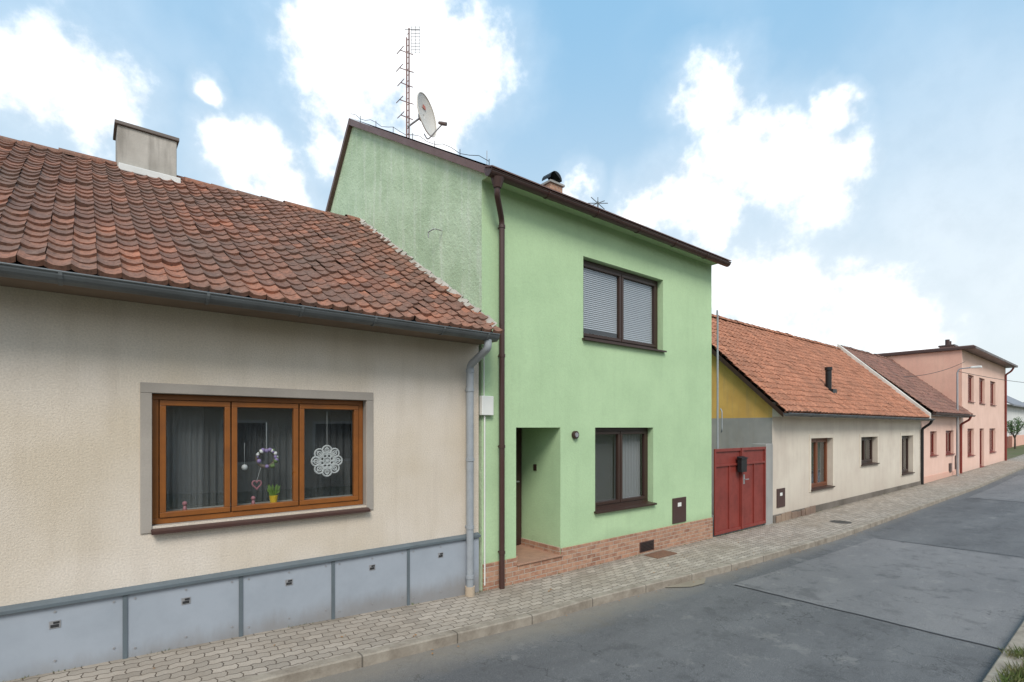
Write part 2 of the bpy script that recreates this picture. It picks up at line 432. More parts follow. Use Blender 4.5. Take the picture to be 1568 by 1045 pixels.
def gutter(nm,parent,x0,x1,y,z,r,mat,joints=()):
    mb=MB(); n=10; prof=[]
    for k in range(n+1):
        a=math.pi+math.pi*k/n; prof.append((y+math.cos(a)*r,z+math.sin(a)*r))
    for k in range(n,-1,-1):
        a=math.pi+math.pi*k/n; prof.append((y+math.cos(a)*(r-.006),z+math.sin(a)*(r-.006)))
    mb.prism(prof,x0,x1)
    mb.cyl((x0,y-r,z),(x1,y-r,z),.009,n=8)
    for xx in (x0,x1):
        mb.quad(*[(xx+(.001 if xx==x1 else -.001),p[0],p[1]) for p in prof[:n+1]])
    for j in joints:
        pr=[(y+math.cos(math.pi+math.pi*k/n)*(r+.008),z+math.sin(math.pi+math.pi*k/n)*(r+.008)) for k in range(n+1)]
        pr+=[(y+math.cos(math.pi+math.pi*k/n)*(r-.008),z+math.sin(math.pi+math.pi*k/n)*(r-.008)) for k in range(n,-1,-1)]
        mb.prism(pr,j-.012,j+.012)
    return mb.obj(nm,mat,parent)

# ================================================================ CREAM HOUSE
H=empty('cream_house',(-1,FY,0))
X1=3.95
wall('facade',FY,-7,X1,-.4,3.28,[(.46,2.42,1.29,2.45,.09)],m_cream,H,m_grayband)
MB().quad((X1,FY,-.4),(X1,13,-.4),(X1,13,3.3),(X1,9.32,5.85),(X1,FY,3.3)).obj('party_wall',m_cream,H)
MB().quad((-7,FY,-.4),(-7,13,-.4),(-7,13,3.3),(-7,9.32,5.5),(-7,FY,3.3)).obj('gable_wall',m_cream,H)
MB().quad((-7,13.1,-.4),(X1,13.1,-.4),(X1,13.1,3.4),(-7,13.1,3.4)).obj('rear_wall',m_cream,H)
sb=MB(); yb=FY-.012
sb.box(.375,2.50,yb,FY+.0,2.452,2.54); sb.box(.375,.458,yb,FY,1.235,2.45); sb.box(2.422,2.50,yb,FY,1.235,2.45); sb.box(.46,2.42,yb,FY,1.235,1.25)
sb.obj('window_surround',m_grayband,H,bevel=.003)
window('front_window',H,.465,2.415,1.292,2.448,FY+.075,m_wood,[1.09,1.72],fw=.05,sw=.048,sill=None,room=1.8)
MB().prism([(FY-.07,1.225),(FY-.07,1.25),(FY+.075,1.288),(FY+.075,1.262)],.45,2.44).obj('window_sill',m_brown,H)
curtain('net_curtain',H,.5,1.72,1.3,2.45,FY+.34,m_sheer,.02,.06)
curtain('net_curtain_folds',H,.56,.9,1.3,2.45,FY+.28,m_sheer,.025,.05)
curtain('net_curtain_right',H,1.72,2.38,1.3,2.45,FY+.36,m_sheer,.015,.08)
def circ(cx,y,cz,r,n=24): return [(cx+r*math.cos(6.2832*k/n),y,cz+r*math.sin(6.2832*k/n)) for k in range(n)]
yo=FY+.125
dz=empty('lace_snowflake',(2.03,yo,1.79))
for k in range(8):
    a=k*math.pi/4
    tube('petal_%d'%k,circ(2.03+.115*math.cos(a),yo,1.79+.115*math.sin(a),.05,14),.009,m_offw,dz,True)
    tube('petal_core_%d'%k,circ(2.03+.118*math.cos(a),yo,1.79+.118*math.sin(a),.022,10),.007,m_offw,dz,True)
    tube('inner_petal_%d'%k,circ(2.03+.065*math.cos(a+.39),yo-.004,1.79+.065*math.sin(a+.39),.028,12),.008,m_offw,dz,True)
    tube('spoke_%d'%k,[(2.03,yo,1.79),(2.03+.16*math.cos(a),yo,1.79+.16*math.sin(a))],.006,m_offw,dz)
tube('thread',[(2.03,yo,1.94),(2.03,yo,2.32)],.0018,m_offw,dz)
wr=empty('window_wreath',(1.42,yo,1.84))
tube('ring',circ(1.42,yo,1.84,.085),.018,paint('twig',C(110,98,84),.8,.3),wr,True)
tube('thread',[(1.42,yo,1.93),(1.42,yo,2.2)],.002,m_offw,wr)
fl=[MB(),MB(),MB()]
def blob(mb,c,r):
    i=len(mb.v); n=8
    for a in range(5):
        ph=math.pi*a/4
        for k in range(n):
            th=6.2832*k/n; mb.v.append((c[0]+r*math.sin(ph)*math.cos(th),c[1]+r*math.sin(ph)*math.sin(th),c[2]+r*math.cos(ph)))
    for a in range(4):
        for k in range(n):
            m=(k+1)%n; mb.f.append((i+a*n+k,i+(a+1)*n+k,i+(a+1)*n+m,i+a*n+m))
for k in range(30):
    a=random.uniform(0,6.28); blob(fl[k%3],(1.42+random.uniform(.075,.1)*math.cos(a),yo-.018,1.84+random.uniform(.075,.1)*math.sin(a)),random.uniform(.010,.024))
fl[0].obj('blossoms',m_offw,wr,smooth=True); fl[1].obj('violet_blossoms',paint('violet',C(120,108,145),.7,0),wr,smooth=True); fl[2].obj('green_leaves',paint('wreath_leaf',C(85,105,65),.7,0),wr,smooth=True)
he=empty('hanging_heart',(1.33,yo,1.58))
tube('heart',[(1.33+.042*math.sin(t)**3,yo,1.585+.003*(13*math.cos(t)-5*math.cos(2*t)-2*math.cos(3*t)-math.cos(4*t))) for t in [6.2832*k/30 for k in range(30)]],.008,paint('rose',C(150,98,106),.7,.1),he,True)
tube('thread',[(1.33,yo,1.62),(1.37,yo,1.76)],.0015,m_offw,he)
b=MB(); blob(b,(1.22,yo,1.76),.030); b.cyl((1.22,yo,1.79),(1.22,yo,2.0),.0015,n=5); b.obj('window_bauble',m_offw,None,smooth=True)
pot=empty('window_flower_pot',(1.49,yo,1.44))
MB().cyl((1.49,yo+.01,1.385),(1.49,yo+.01,1.46),.030,.042,14).obj('pot',paint('yellow_pot',C(200,170,50),.4,0),pot,smooth=False)
lf=MB()
for k in range(26):
    a=random.uniform(0,6.28); r=random.uniform(.02,.06); zz=1.46+random.uniform(.01,.09)
    lf.quad((1.49,yo+.01,1.45),(1.49+r*math.cos(a)+.010,yo+.01+r*.5*math.sin(a),zz),(1.49+r*1.3*math.cos(a),yo+.01+r*.6*math.sin(a),zz+.03),(1.49+r*math.cos(a)-.010,yo+.01+r*.5*math.sin(a),zz))
lf.obj('leaves',paint('pot_leaf',C(100,130,55),.6,.2),pot)
for xx in (.72,1.3): 
    b=MB(); blob(b,(xx,yo+.01,1.45),.022); b.cyl((xx,yo+.01,1.38),(xx,yo+.01,1.43),.022,.010); b.obj('window_figurine',paint('rose_figurine',C(160,110,118),.6,.1),None,smooth=True)
MB().box(.52,2.37,FY+.11,FY+.3,1.36,1.383).obj('inner_sill',m_conc,H)
pn=MB(); bars=MB(); lab=MB(); labd=MB(); scr=MB()
xs=[3.80-.883*i for i in range(0,13)][::-1]
for a,b in zip(xs,xs[1:]): pn.box(a+.012,b-.012,FY-.035,FY,min(gz(a),gz(b))-.1,.745)
pn.box(3.82,3.93,FY-.035,FY,-.1,.745)
for i,a in enumerate(xs):
    bars.box(a-.016,a+.016,FY-.048,FY-.034,gz(a)-.1,.744)
    if i<len(xs)-1:
        c=a+.44; z=.60
        lab.box(c-.035,c+.035,FY-.039,FY-.034,z-.03,z+.03); labd.box(c-.027,c+.024,FY-.042,FY-.038,z-.022,z-.0); labd.box(c-.01,c+.027,FY-.042,FY-.038,z+.006,z+.022)
        for sx in (a+.07,a+.44,a+.81):
            for zz in (gz(a)+.07,.70): scr.cyl((sx,FY-.04,zz),(sx,FY-.033,zz),.009,n=8)
pn.obj('plinth_panels',m_panel,H,bevel=.003); bars.obj('panel_joint_bars',m_panelcap,H)
MB().prism([(FY-.065,.745),(FY-.065,.775),(FY,.80),(FY,.745)],-7,3.94).obj('panel_cap',m_panelcap,H,bevel=.003)
lab.obj('panel_latches',m_steel,H); labd.obj('latch_holes',m_dark,H); scr.obj('panel_screws',m_steel,H)
ZE,YE,YR,ZR=3.30,5.06,9.32,5.97
sagf=lambda x:-.030*(3.95-x)+.010*math.sin(x*1.7)
roof_tiles('roof_tiles',H,-7.1,X1+.02,YE,ZE,YR,ZR,m_tile1,w=.15,ex=.185,jit=1.9,th=.8,sag=sagf)
roof_tiles('roof_tiles_rear',H,-7.1,X1+.02,13.5,3.3,YR,ZR,m_tile1,w=.4,ex=.5,sag=sagf)
ridge('ridge_tiles',H,-7.1,X1,YR,ZR+.02,m_tile1,sag=sagf,r=.1)
sl=(ZR-ZE)/(YR-YE)
mv=MB(); N=60
for k in range(N):
    y0=YE+.1+(YR-YE-.1)*k/N; y1=YE+.1+(YR-YE-.1)*(k+1)/N
    h=.035+random.uniform(-.012,.02); w=.02+random.uniform(-.01,.03)
    z0=ZE+(y0-YE)*sl; z1=ZE+(y1-YE)*sl
    mv.quad((X1-w,y0,z0+.03),(3.995,y0,z0+h+.05),(3.995,y1,z1+h+.05),(X1-w,y1,z1+.03))
mv.obj('verge_mortar',m_mortar,H)
MB().prism([(YE+.04,ZE-.09),(YE+.04,ZE-.03),(FY+.02,ZE+.2),(FY+.02,ZE-.08)],-7,X1).obj('soffit_board',paint('soffit',C(120,104,88),.8,.3),H)
gutter('gutter',H,-7,3.86,YE-.045,ZE-.035,.075,m_galv,[-3.3,-2.5,-1.7,-.92,-.13,.80,1.56,2.28,3.09,3.7])
tube('downpipe',rounded([(3.74,YE-.045,ZE-.1),(3.74,YE-.045,ZE-.2),(3.745,FY-.1,2.93),(3.745,FY-.1,2.7),(3.745,FY-.1,.02)],.06),.046,m_pipe,H,res=5)
cl=MB()
for z in (2.86,2.62,1.75,.9,.28): cl.cyl((3.745,FY-.1,z-.02),(3.745,FY-.1,z+.02),.053,n=20)
for z in (2.62,.9): cl.box(3.735,3.755,FY-.06,FY,z-.01,z+.01)
cl.obj('downpipe_collars',m_pipe,H)
MB().cyl((3.745,FY-.1,.0),(3.745,FY-.1,.16),.062,n=20).obj('downpipe_boot',paint('cast_boot',C(190,172,150),.6,.3),H)
MB().box(.36,1.06,9.08,9.6,5.4,6.36).obj('chimney',m_chim,H,bevel=.01)
MB().box(.33,1.09,9.05,9.63,6.362,6.41).obj('chimney_cap',paint('chimney_flashing',C(110,100,94),.6,.3),H,bevel=.005)
MB().box(.37,1.1,8.98,9.08,5.70,5.80).obj('chimney_flashing',paint('white_flashing',C(215,215,212),.5,.15),H,bevel=.01)

# ================================================================ GREEN HOUSE
G=empty('green_house',(6.8,FY,0))
GX0,GX1=4.0,9.62
holes=[(5.92,7.99,3.52,4.78,.13),(6.19,7.70,.84,2.15,.13),(4.58,5.43,.27,2.15,.9)]
wall('facade',FY,GX0,GX1,-.4,5.46,holes,m_green,G)
gp=[(FY,-.4),(FY,5.47),(9.72,7.96),(12.6,4.85),(12.6,-.4)]
MB().quad(*[(GX0,y,z) for y,z in gp]).obj('left_gable',m_greengable,G)
MB().quad(*[(GX1,y,z) for y,z in gp][::-1]).obj('right_gable',m_green,G)
MB().quad((GX0,12.6,-.4),(GX1,12.6,-.4),(GX1,12.6,4.85),(GX0,12.6,4.85)).obj('rear_wall',m_green,G)
MB().quad((GX0-.07,5.2,5.41),(GX1+.07,5.2,5.41),(GX1+.07,9.72,8.09),(GX0-.07,9.72,8.09)).obj('roof_front',m_trim,G)
MB().quad((GX0-.07,12.9,4.6),(GX1+.07,12.9,4.6),(GX1+.07,9.72,8.08),(GX0-.07,9.72,8.08)).obj('roof_rear',m_trim,G)
for xa,xb in ((GX0-.075,GX0-.003),(GX1+.003,GX1+.075)):
    MB().prism([(5.22,5.30),(5.22,5.40),(9.72,8.07),(12.9,4.6),(12.9,4.5),(9.72,7.95)],xa,xb).obj('verge_trim',m_trim,G)
MB().prism([(5.28,5.36),(5.28,5.42),(FY,5.56),(FY,5.36)],GX0,GX1).obj('eave_soffit',m_green,G)
gutter('gutter',G,GX0-.1,GX1+.12,5.23,5.36,.07,m_brown,[4.9,5.9,6.9,7.9,8.9])
MB().prism([(5.14,5.375),(5.14,5.39),(5.32,5.45),(5.32,5.435)],GX0-.1,GX1+.1).obj('drip_flashing',m_trim,G)
hp=MB(); hp.cyl((4.05,5.23,5.30),(4.05,5.23,5.18),.085,.05,n=16); hp.obj('downpipe_hopper',m_brown,G)
tube('downpipe',rounded([(4.05,5.23,5.22),(4.05,5.24,5.1),(4.27,FY-.08,4.88),(4.27,FY-.08,4.6),(4.27,FY-.08,0.0)],.08),.038,m_brown,G,res=5)
cl=MB()
for z in (4.8,3.1,1.9,.5): cl.cyl((4.27,FY-.08,z-.02),(4.27,FY-.08,z+.02),.045,n=20); cl.box(4.262,4.278,FY-.05,FY,z-.008,z+.008)
cl.obj('downpipe_collars',m_brown,G)
bb=MB(); yb=FY-.025
bb.box(GX0+.01,4.578,yb,FY,-.3,.37); bb.box(4.578,5.432,yb,FY,-.3,.268); bb.box(5.432,GX1,yb,FY,-.3,.37)
bb.box(5.40,5.428,FY+.002,FY+.89,.272,.385); bb.box(4.582,4.61,FY+.002,FY+.89,.272,.385)
bb.obj('brick_base',m_brick,G,bevel=.003)
MB().box(4.57,5.44,yb-.02,FY+.88,.262,.283).obj('doorstep_slab',paint('step_tile',C(165,128,108),.6,.3,8),G,bevel=.004)
D=MB(); D.box(4.6,5.41,6.36,6.40,.27,2.14); D.obj('door_frame',m_dkbrown,G)
D=MB(); D.box(4.66,5.35,6.335,6.36,.3,2.08); D.obj('door_leaf',m_dkbrown,G,bevel=.006)
D=MB(); D.box(4.75,5.0,6.325,6.336,.45,1.0); D.box(5.05,5.27,6.325,6.336,.45,1.0); D.box(4.75,5.27,6.325,6.336,1.1,1.95); D.obj('door_panels',m_brown,G,bevel=.008)
MB().cyl((5.29,6.28,1.3),(5.29,6.335,1.3),.012).cyl((5.29,6.28,1.3),(5.2,6.28,1.3),.01).obj('door_handle',m_steel,G)
MB().box(5.418,5.43,6.02,6.09,1.48,1.58).obj('doorbell',m_dkbrown,G,bevel=.004)
window('upper_window',G,5.922,7.988,3.522,4.778,FY+.11,m_dkbrown,[6.96],fw=.055,sw=.05,sill=m_dkbrown)
blinds('upper_blind_left',G,5.99,6.93,3.72,4.72,FY+.15); blinds('upper_blind_right',G,6.99,7.92,3.62,4.72,FY+.15)
window('lower_window',G,6.192,7.698,.842,2.148,FY+.11,m_dkbrown,[6.93],fw=.055,sw=.05,sill=m_dkbrown)
curtain('lower_blind_net',G,6.96,7.64,.9,2.1,FY+.24,m_curt('net_white',C(165,168,172),.6),.02,.07)
curtain('lower_curtain',G,6.24,6.45,.86,2.12,FY+.25,m_curtd,.02,.09); curtain('lower_sheer',G,6.45,6.93,.86,2.12,FY+.27,m_sheer,.012,.07)
MB().cyl((5.72,FY-.05,2.04),(5.72,FY,2.04),.06,n=24).obj('porch_light_ring',m_dkbrown,G,bevel=.006)
MB().cyl((5.72,FY-.06,2.04),(5.72,FY-.04,2.04),.035,n=24).obj('porch_light_lens',m_steel,G)
MB().box(8.27,8.70,FY-.02,FY,.40,.86).obj('gas_meter_door',m_brown,G,bevel=.005)
MB().box(8.42,8.53,FY-.024,FY-.019,.70,.77).obj('gas_meter_label',m_whitep,G)
MB().box(7.28,7.68,FY-.035,FY-.02,.03,.20).obj('cellar_vent_frame',m_brown,G,bevel=.004)
v=MB()
for k in range(6): v.box(7.31,7.65,FY-.04,FY-.034,.05+k*.024,.062+k*.024)
v.obj('cellar_vent_slats',m_black,G)
MB().box(3.96,4.15,FY-.06,FY,2.31,2.56).obj('cable_box',m_whitep,G,bevel=.006)
tube('cable_conduit',[(4.03,FY-.02,2.31),(4.03,FY-.02,.1)],.012,m_whitep,G); tube('cable_riser',[(4.02,FY-.02,2.56),(4.02,FY-.02,3.3)],.008,m_whitep,G)
tube('gable_bracket',rounded([(3.99,6.45,4.98),(3.86,6.45,4.98),(3.86,6.62,4.98),(3.86,6.62,4.9)],.02),.008,m_steel,G)
tube('lightning_wire',[(3.97,5.3+(9.72-5.3)*k/20,5.52+(8.16-5.52)*k/20+.03*math.sin(k*1.7)) for k in range(21)],.004,m_black,G)
st=MB()
for k in range(0,20,3): y=5.3+(9.72-5.3)*k/20; z=5.42+(8.07-5.42)*k/20; st.cyl((3.97,y,z),(3.97,y,z+.13),.005,n=6)
st.obj('wire_stands',m_black,G)
CH=8.16
MB().box(8.84,9.26,9.3,9.72,7.6,CH).obj('chimney',m_brick,G,bevel=.008)
cw=MB(); cw.box(8.8,9.3,9.26,9.76,CH+.002,CH+.05); cw.obj('chimney_slab',m_conc,G)
cw=MB(); cw.cyl((9.08,9.5,CH+.05),(9.08,9.5,CH+.16),.11,n=18)
pr=[]
for k in range(9):
    a=math.pi*k/8; pr.append((9.08-.2*math.cos(a),CH+.16+.2*math.sin(a)))
i0=len(cw.v)
for yy in (9.34,9.66):
    for (x_,z_) in pr: cw.v.append((x_,yy,z_))
for k in range(8): cw.f.append((i0+k,i0+k+1,i0+9+k+1,i0+9+k))
cw.f.append(tuple(range(i0+3,i0+9))); cw.f.append(tuple(range(i0+12,i0+18)))
cw.obj('chimney_cowl',m_black,G)

A=empty('tv_antenna',(4.25,7.97,7.0)); ax,ay=4.25,7.97
am=MB()
am.cyl((ax-.022,ay,6.8),(ax-.022,ay,8.75),.013,n=8); am.cyl((ax+.022,ay,6.8),(ax+.022,ay,8.93),.013,n=8)
z=7.0
while z<8.8: am.cyl((ax-.022,ay,z),(ax+.022,ay,z+.05),.006,n=6); z+=.1
am.obj('lattice_mast',m_rust,A)
el=MB(); d=Vector((.7735,-.634,0))
for z,l in ((8.5,.13),(8.2,.14),(7.95,.12),(7.66,.14),(7.4,.12)):
    p=Vector((ax,ay,z))
    el.cyl(p,p-d*l+Vector((0,0,.05)),.008,n=6); el.cyl(p,p+d*l*.7+Vector((0,0,-.03)),.008,n=6)
    el.cyl(p-d*l+Vector((0,-.12,.05)),p-d*l+Vector((0,.12,.05)),.007,n=6)
el.obj('yagi_elements',m_rust,A)
gr=MB()
for k in range(9): p=Vector((ax,ay,8.5+.055*k)); gr.cyl(p+d*.06,p+d*.2,.004,n=5)
for s in (.06,.13,.2): gr.cyl(Vector((ax,ay,8.5))+d*s,Vector((ax,ay,8.95))+d*s,.004,n=5)
gr.cyl(Vector((ax,ay,8.9))-d*.05,Vector((ax,ay,8.9))+d*.2,.005,n=5)
gr.obj('grid_reflector',m_galv,A)
Dd=empty('satellite_dish',(4.5,7.8,7.4))
c=Vector((ax,ay,7.37))+d*.27+Vector((-.05,-.09,0)); nrm=Vector((.50,-.85,.12)).normalized()
up=Vector((0,0,1)); rx=up.cross(nrm).normalized(); uy=nrm.cross(rx)
db=MB(); R=.34; rings=8; n=36
for i in range(rings+1):
    r=R*i/rings
    for k in range(n):
        t=6.2832*k/n; p=c+rx*(r*math.cos(t)*.92)+uy*(r*math.sin(t))+nrm*(.06*(r/R)**2); db.v.append(tuple(p))
for i in range(rings):
    for k in range(n):
        m=(k+1)%n; db.f.append((i*n+k,(i+1)*n+k,(i+1)*n+m,i*n+m))
o=db.obj('reflector',m_dish,Dd,smooth=True); so=o.modifiers.new('s','SOLIDIFY'); so.thickness=.012
tube('rim',[tuple(c+rx*(R*.92*math.cos(6.2832*k/40))+uy*(R*math.sin(6.2832*k/40))+nrm*.06) for k in range(40)],.009,m_dish,Dd,True)
lnb=c+nrm*.33-uy*.24
tube('feed_arm',rounded([tuple(c-uy*.3-nrm*.03),tuple(c-uy*.42+nrm*.02),tuple(lnb)],.05),.011,m_steel,Dd)
MB().cyl(lnb-nrm*.02+uy*.01,lnb+nrm*.06-uy*.03,.03,n=14).cyl(lnb-nrm*.07+uy*.04,lnb-nrm*.02+uy*.01,.022,.03,n=14).obj('lnb',paint('lnb_grey',C(100,85,80),.5,0),Dd)
tube('mount_arm',[(ax,ay,7.25),tuple(c-nrm*.05)],.016,m_steel,Dd)
MB().cyl(c-nrm*.08,c-nrm*.0,.06,n=12).obj('mount_bracket',m_steel,Dd)
lg=MB(); q=c+uy*.15+nrm*.022; lg.quad(*[tuple(q+rx*a+uy*b) for a,b in ((-.06,-.03),(.06,-.03),(.05,.035),(-.02,.04))]); lg.obj('logo_sticker',paint('sticker',C(190,110,90),.5,.1),Dd)
ra=empty('rod_antenna',(7.96,7.0,6.45)); rb=MB(); p=Vector((7.96,7.0,6.64))
rb.cyl((7.96,7,6.3),(7.96,7,6.68),.014,n=8)
for a in (0,.8,1.57,2.35):
    v=(d*math.cos(a)+Vector((0,0,1))*math.sin(a)*.6+Vector((.3,.3,0))*math.sin(a*2))*.2; rb.cyl(p-v,p+v,.008,n=6)
rb.obj('rods',m_galv,ra)
MB().cyl((4.9,6.6,6.2),(4.9,6.6,6.5),.006,n=6).obj('lightning_rod',m_steel)

# ================================================================ RED GATE
K=empty('red_gate',(10.8,FY,0))
gt=MB(); gt.box(9.72,10.79,FY,FY+.012,.0,1.72); gt.box(10.80,11.86,FY,FY+.012,.0,1.72); gt.obj('sheet_panels',m_red,K)
fr=MB()
for a,b in ((9.70,10.785),(10.805,11.88)):
    fr.box(a,b,FY-.03,FY-.001,1.66,1.72); fr.box(a,b,FY-.03,FY-.001,.0,.06)
    fr.box(a,a+.05,FY-.029,FY-.001,.06,1.66); fr.box(b-.05,b,FY-.029,FY-.001,.06,1.66); fr.box(a+.05,b-.05,FY-.028,FY-.001,1.36,1.40)
fr.box(10.75,10.80,FY-.045,FY-.031,.0,1.72)
fr.box(10.27,10.30,FY-.022,FY-.001,.06,1.36); fr.box(11.33,11.36,FY-.022,FY-.001,.06,1.36)
fr.obj('frame',m_red,K,bevel=.004)
mx=MB(); mx.box(10.55,10.78,FY-.14,FY-.046,1.22,1.5); mx.prism([(FY-.16,1.50),(FY-.16,1.515),(FY-.046,1.55),(FY-.046,1.50)],10.53,10.80); mx.obj('mailbox',m_black,K,bevel=.006)
MB().cyl((10.86,FY-.08,1.05),(10.86,FY,1.05),.012).cyl((10.86,FY-.08,1.05),(10.97,FY-.08,1.05),.01).box(10.83,10.89,FY-.036,FY-.03,.95,1.15).obj('gate_handle',m_steel,K)
MB().box(11.90,12.24,FY-.02,FY+.3,-.2,1.78).obj('gate_pillar',m_conc,None,bevel=.01)
P=empty('utility_pole',(10.35,5.75,0))
MB().cyl((10.35,5.78,-.1),(10.35,5.78,4.5),.02,n=12).obj('pole',m_pipe,P)
tube('hook',rounded([(10.35,5.78,4.4),(10.35,5.78,4.6),(10.25,5.74,4.62),(10.25,5.74,4.5)],.05),.012,m_pipe,P)
tube('conduit',rounded([(10.5,5.8,2.55),(10.42,5.72,2.5),(10.42,5.72,2.1),(10.5,5.78,2.05)],.05),.012,m_pipe,P)

# ================================================================ BEIGE HOUSE
B=empty('beige_house',(18,FY,0)); BX0,BX1=12.25,24.6
wh=[(14.4,15.85,.56,1.87,.16),(18.06,19.56,1.03,1.86,.16),(22.1,23.5,.52,1.86,.16)]
wall('facade',FY,BX0,BX1,-.4,2.48,wh,m_beige,B)
bs=.957
gpz=lambda y:2.5+(y-5.2)*bs
MB().quad((BX0,FY,-.4),(BX0,12,-.4),(BX0,12,2.38),(BX0,FY,2.38)).obj('side_wall',m_conc,B)
MB().quad((BX0,FY,2.38),(BX0,11.0,2.38),(BX0,8.25,gpz(8.25)-.12),(BX0,FY,gpz(FY)-.12)).obj('yellow_gable',m_yellow,B)
MB().quad((BX1,FY,-.4),(BX1,11.3,-.4),(BX1,11.3,2.4),(BX1,8.25,5.2),(BX1,FY,2.5)).obj('party_wall',m_beige,B)
roof_tiles('roof_tiles',B,BX0-.12,BX1-.3,5.2,2.5,8.23,5.4,m_tile3,w=.2,ex=.22,age=False)
MB().quad((BX0-.1,8.23,5.37),(BX1,8.23,5.37),(BX1,11.5,2.3),(BX0-.1,11.5,2.3)).obj('roof_rear',m_tile3,B)
ridge('ridge_tiles',B,BX0-.12,BX1-.3,8.23,5.45,m_tile3)
MB().prism([(5.2,2.38),(5.2,2.49),(8.23,5.37),(8.23,5.24)],BX0-.15,BX0-.125).obj('bargeboard',m_dkbrown,B)
m_sur=plaster('surround_plaster',C(220,210,194),C(210,200,184),dz=(-1,0))
for (a,b,c,dd,_ ) in wh:
    s=MB(); w=.1; yb=FY-.015
    s.box(a-w,b+w,yb,FY,dd+.002,dd+w); s.box(a-w,a-.002,yb,FY,c-.06,dd); s.box(b+.002,b+w,yb,FY,c-.06,dd)
    s.obj('window_surround',m_sur,B,bevel=.003)
window('bay_window',B,14.402,15.848,.562,1.868,FY+.13,paint('chestnut_frame',C(118,68,42),.4,.2),[15.1],sill=m_dkbrown)
window('middle_window',B,18.062,19.558,1.032,1.858,FY+.13,m_dkbrown,[18.8],sill=m_dkbrown)
window('end_window',B,22.102,23.498,.522,1.858,FY+.13,m_dkbrown,[22.8],sill=m_dkbrown)
curtain('curtain',B,14.45,15.8,.6,1.85,FY+.28,m_sheer,.02,.1)
gutter('gutter',B,BX0-.1,BX1+.05,5.15,2.47,.06,m_galv,[13.5,15,16.5,18,19.5,21,22.5])
MB().prism([(5.24,2.40),(5.24,2.46),(FY,2.74),(FY,2.40)],BX0,BX1).obj('soffit',m_beige,B)
stp=MB(); stp.box(BX0+.002,BX1,FY-.03,FY,-.3,.13); stp.obj('stone_plinth',plaster('stone_plinth_render',C(120,112,104),C(95,88,80),dz=(-1,0),lump=.8,grain=15),B,bevel=.006)
bs_=MB(); x=12.35
while x<14.6:
    w=random.uniform(.15,.32); h=random.uniform(.12,.2); bs_.box(x,x+w,FY-.045-random.uniform(0,.02),FY-.031,gz(x)-.02,gz(x)+h); x+=w+.03
bs_.obj('plinth_stones',plaster('stones',C(150,130,112),C(120,100,88),dz=(-1,0),lump=.8,grain=15),B,bevel=.02)
MB().box(12.46,12.88,FY-.02,FY,.28,.72).obj('gas_meter_door',m_brown,B,bevel=.004)
MB().box(12.6,12.72,FY-.024,FY-.019,.55,.62).obj('gas_meter_label',m_whitep,B)
MB().cyl((16.9,5.97,3.2),(16.9,5.97,3.82),.08,n=16).cyl((16.9,5.97,3.83),(16.9,5.97,3.92),.1,.1,n=16).box(16.75,17.05,5.8,6.1,3.08,3.27).obj('vent_pipe',m_black,B)
tube('downpipe',rounded([(24.5,5.15,2.42),(24.5,5.2,2.3),(24.5,FY-.06,2.1),(24.5,FY-.06,0)],.06),.045,m_black,B)
MB().prism([(5.18,2.45),(5.18,2.68),(8.25,5.64),(8.25,5.3)],BX1-.3,BX1-.08).obj('parapet_verge',plaster('lime_render',C(225,220,212),C(205,198,188),dz=(-1,0),streak=.2),B)

# ================================================================ PINK COTTAGE
Pk=empty('pink_cottage',(28,FY,0)); PX0,PX1=24.62,31.4
ph=[(25.9,26.9,1.04,2.0,.14),(28.4,29.8,1.0,2.02,.14)]
wall('facade',FY,PX0,PX1,-.4,2.75,ph,m_pinkl,Pk)
roof_tiles('roof_tiles',Pk,BX1-.08,PX1+.1,5.15,2.72,8.23,5.52,m_tile4,w=.22,ex=.25,age=False)
MB().quad((PX0,8.23,5.5),(PX1,8.23,5.5),(PX1,11.5,2.5),(PX0,11.5,2.5)).obj('roof_rear',m_tile4,Pk)
ridge('ridge_tiles',Pk,BX1-.08,PX1,8.23,5.56,m_tile4)
m_redw=paint('red_window_frame',C(120,48,40),.4,.1)
for i,(a,b,c,dd,_) in enumerate(ph): window('window_%d'%i,Pk,a+.002,b-.002,c+.002,dd-.002,FY+.1,m_redw,[(a+b)/2],sill=m_redw)
gutter('gutter',Pk,PX0,PX1+.15,5.1,2.70,.06,m_brown)
MB().prism([(5.2,2.6),(5.2,2.68),(FY,2.95),(FY,2.6)],PX0,PX1).obj('soffit',m_dkbrown,Pk)
tube('downpipe',rounded([(30.9,5.1,2.65),(30.9,5.15,2.5),(30.9,FY-.06,2.3),(30.9,FY-.06,0)],.06),.045,m_redw,Pk)
MB().box(30.0,30.4,FY-.03,FY,.3,.9).obj('meter_box',m_brown,Pk); MB().box(28.9,29.3,FY-.03,FY,.2,.6).obj('meter_box_low',m_brown,Pk)
MB().box(PX0,PX1,FY-.02,FY,-.2,.25).obj('plinth',m_pink,Pk)

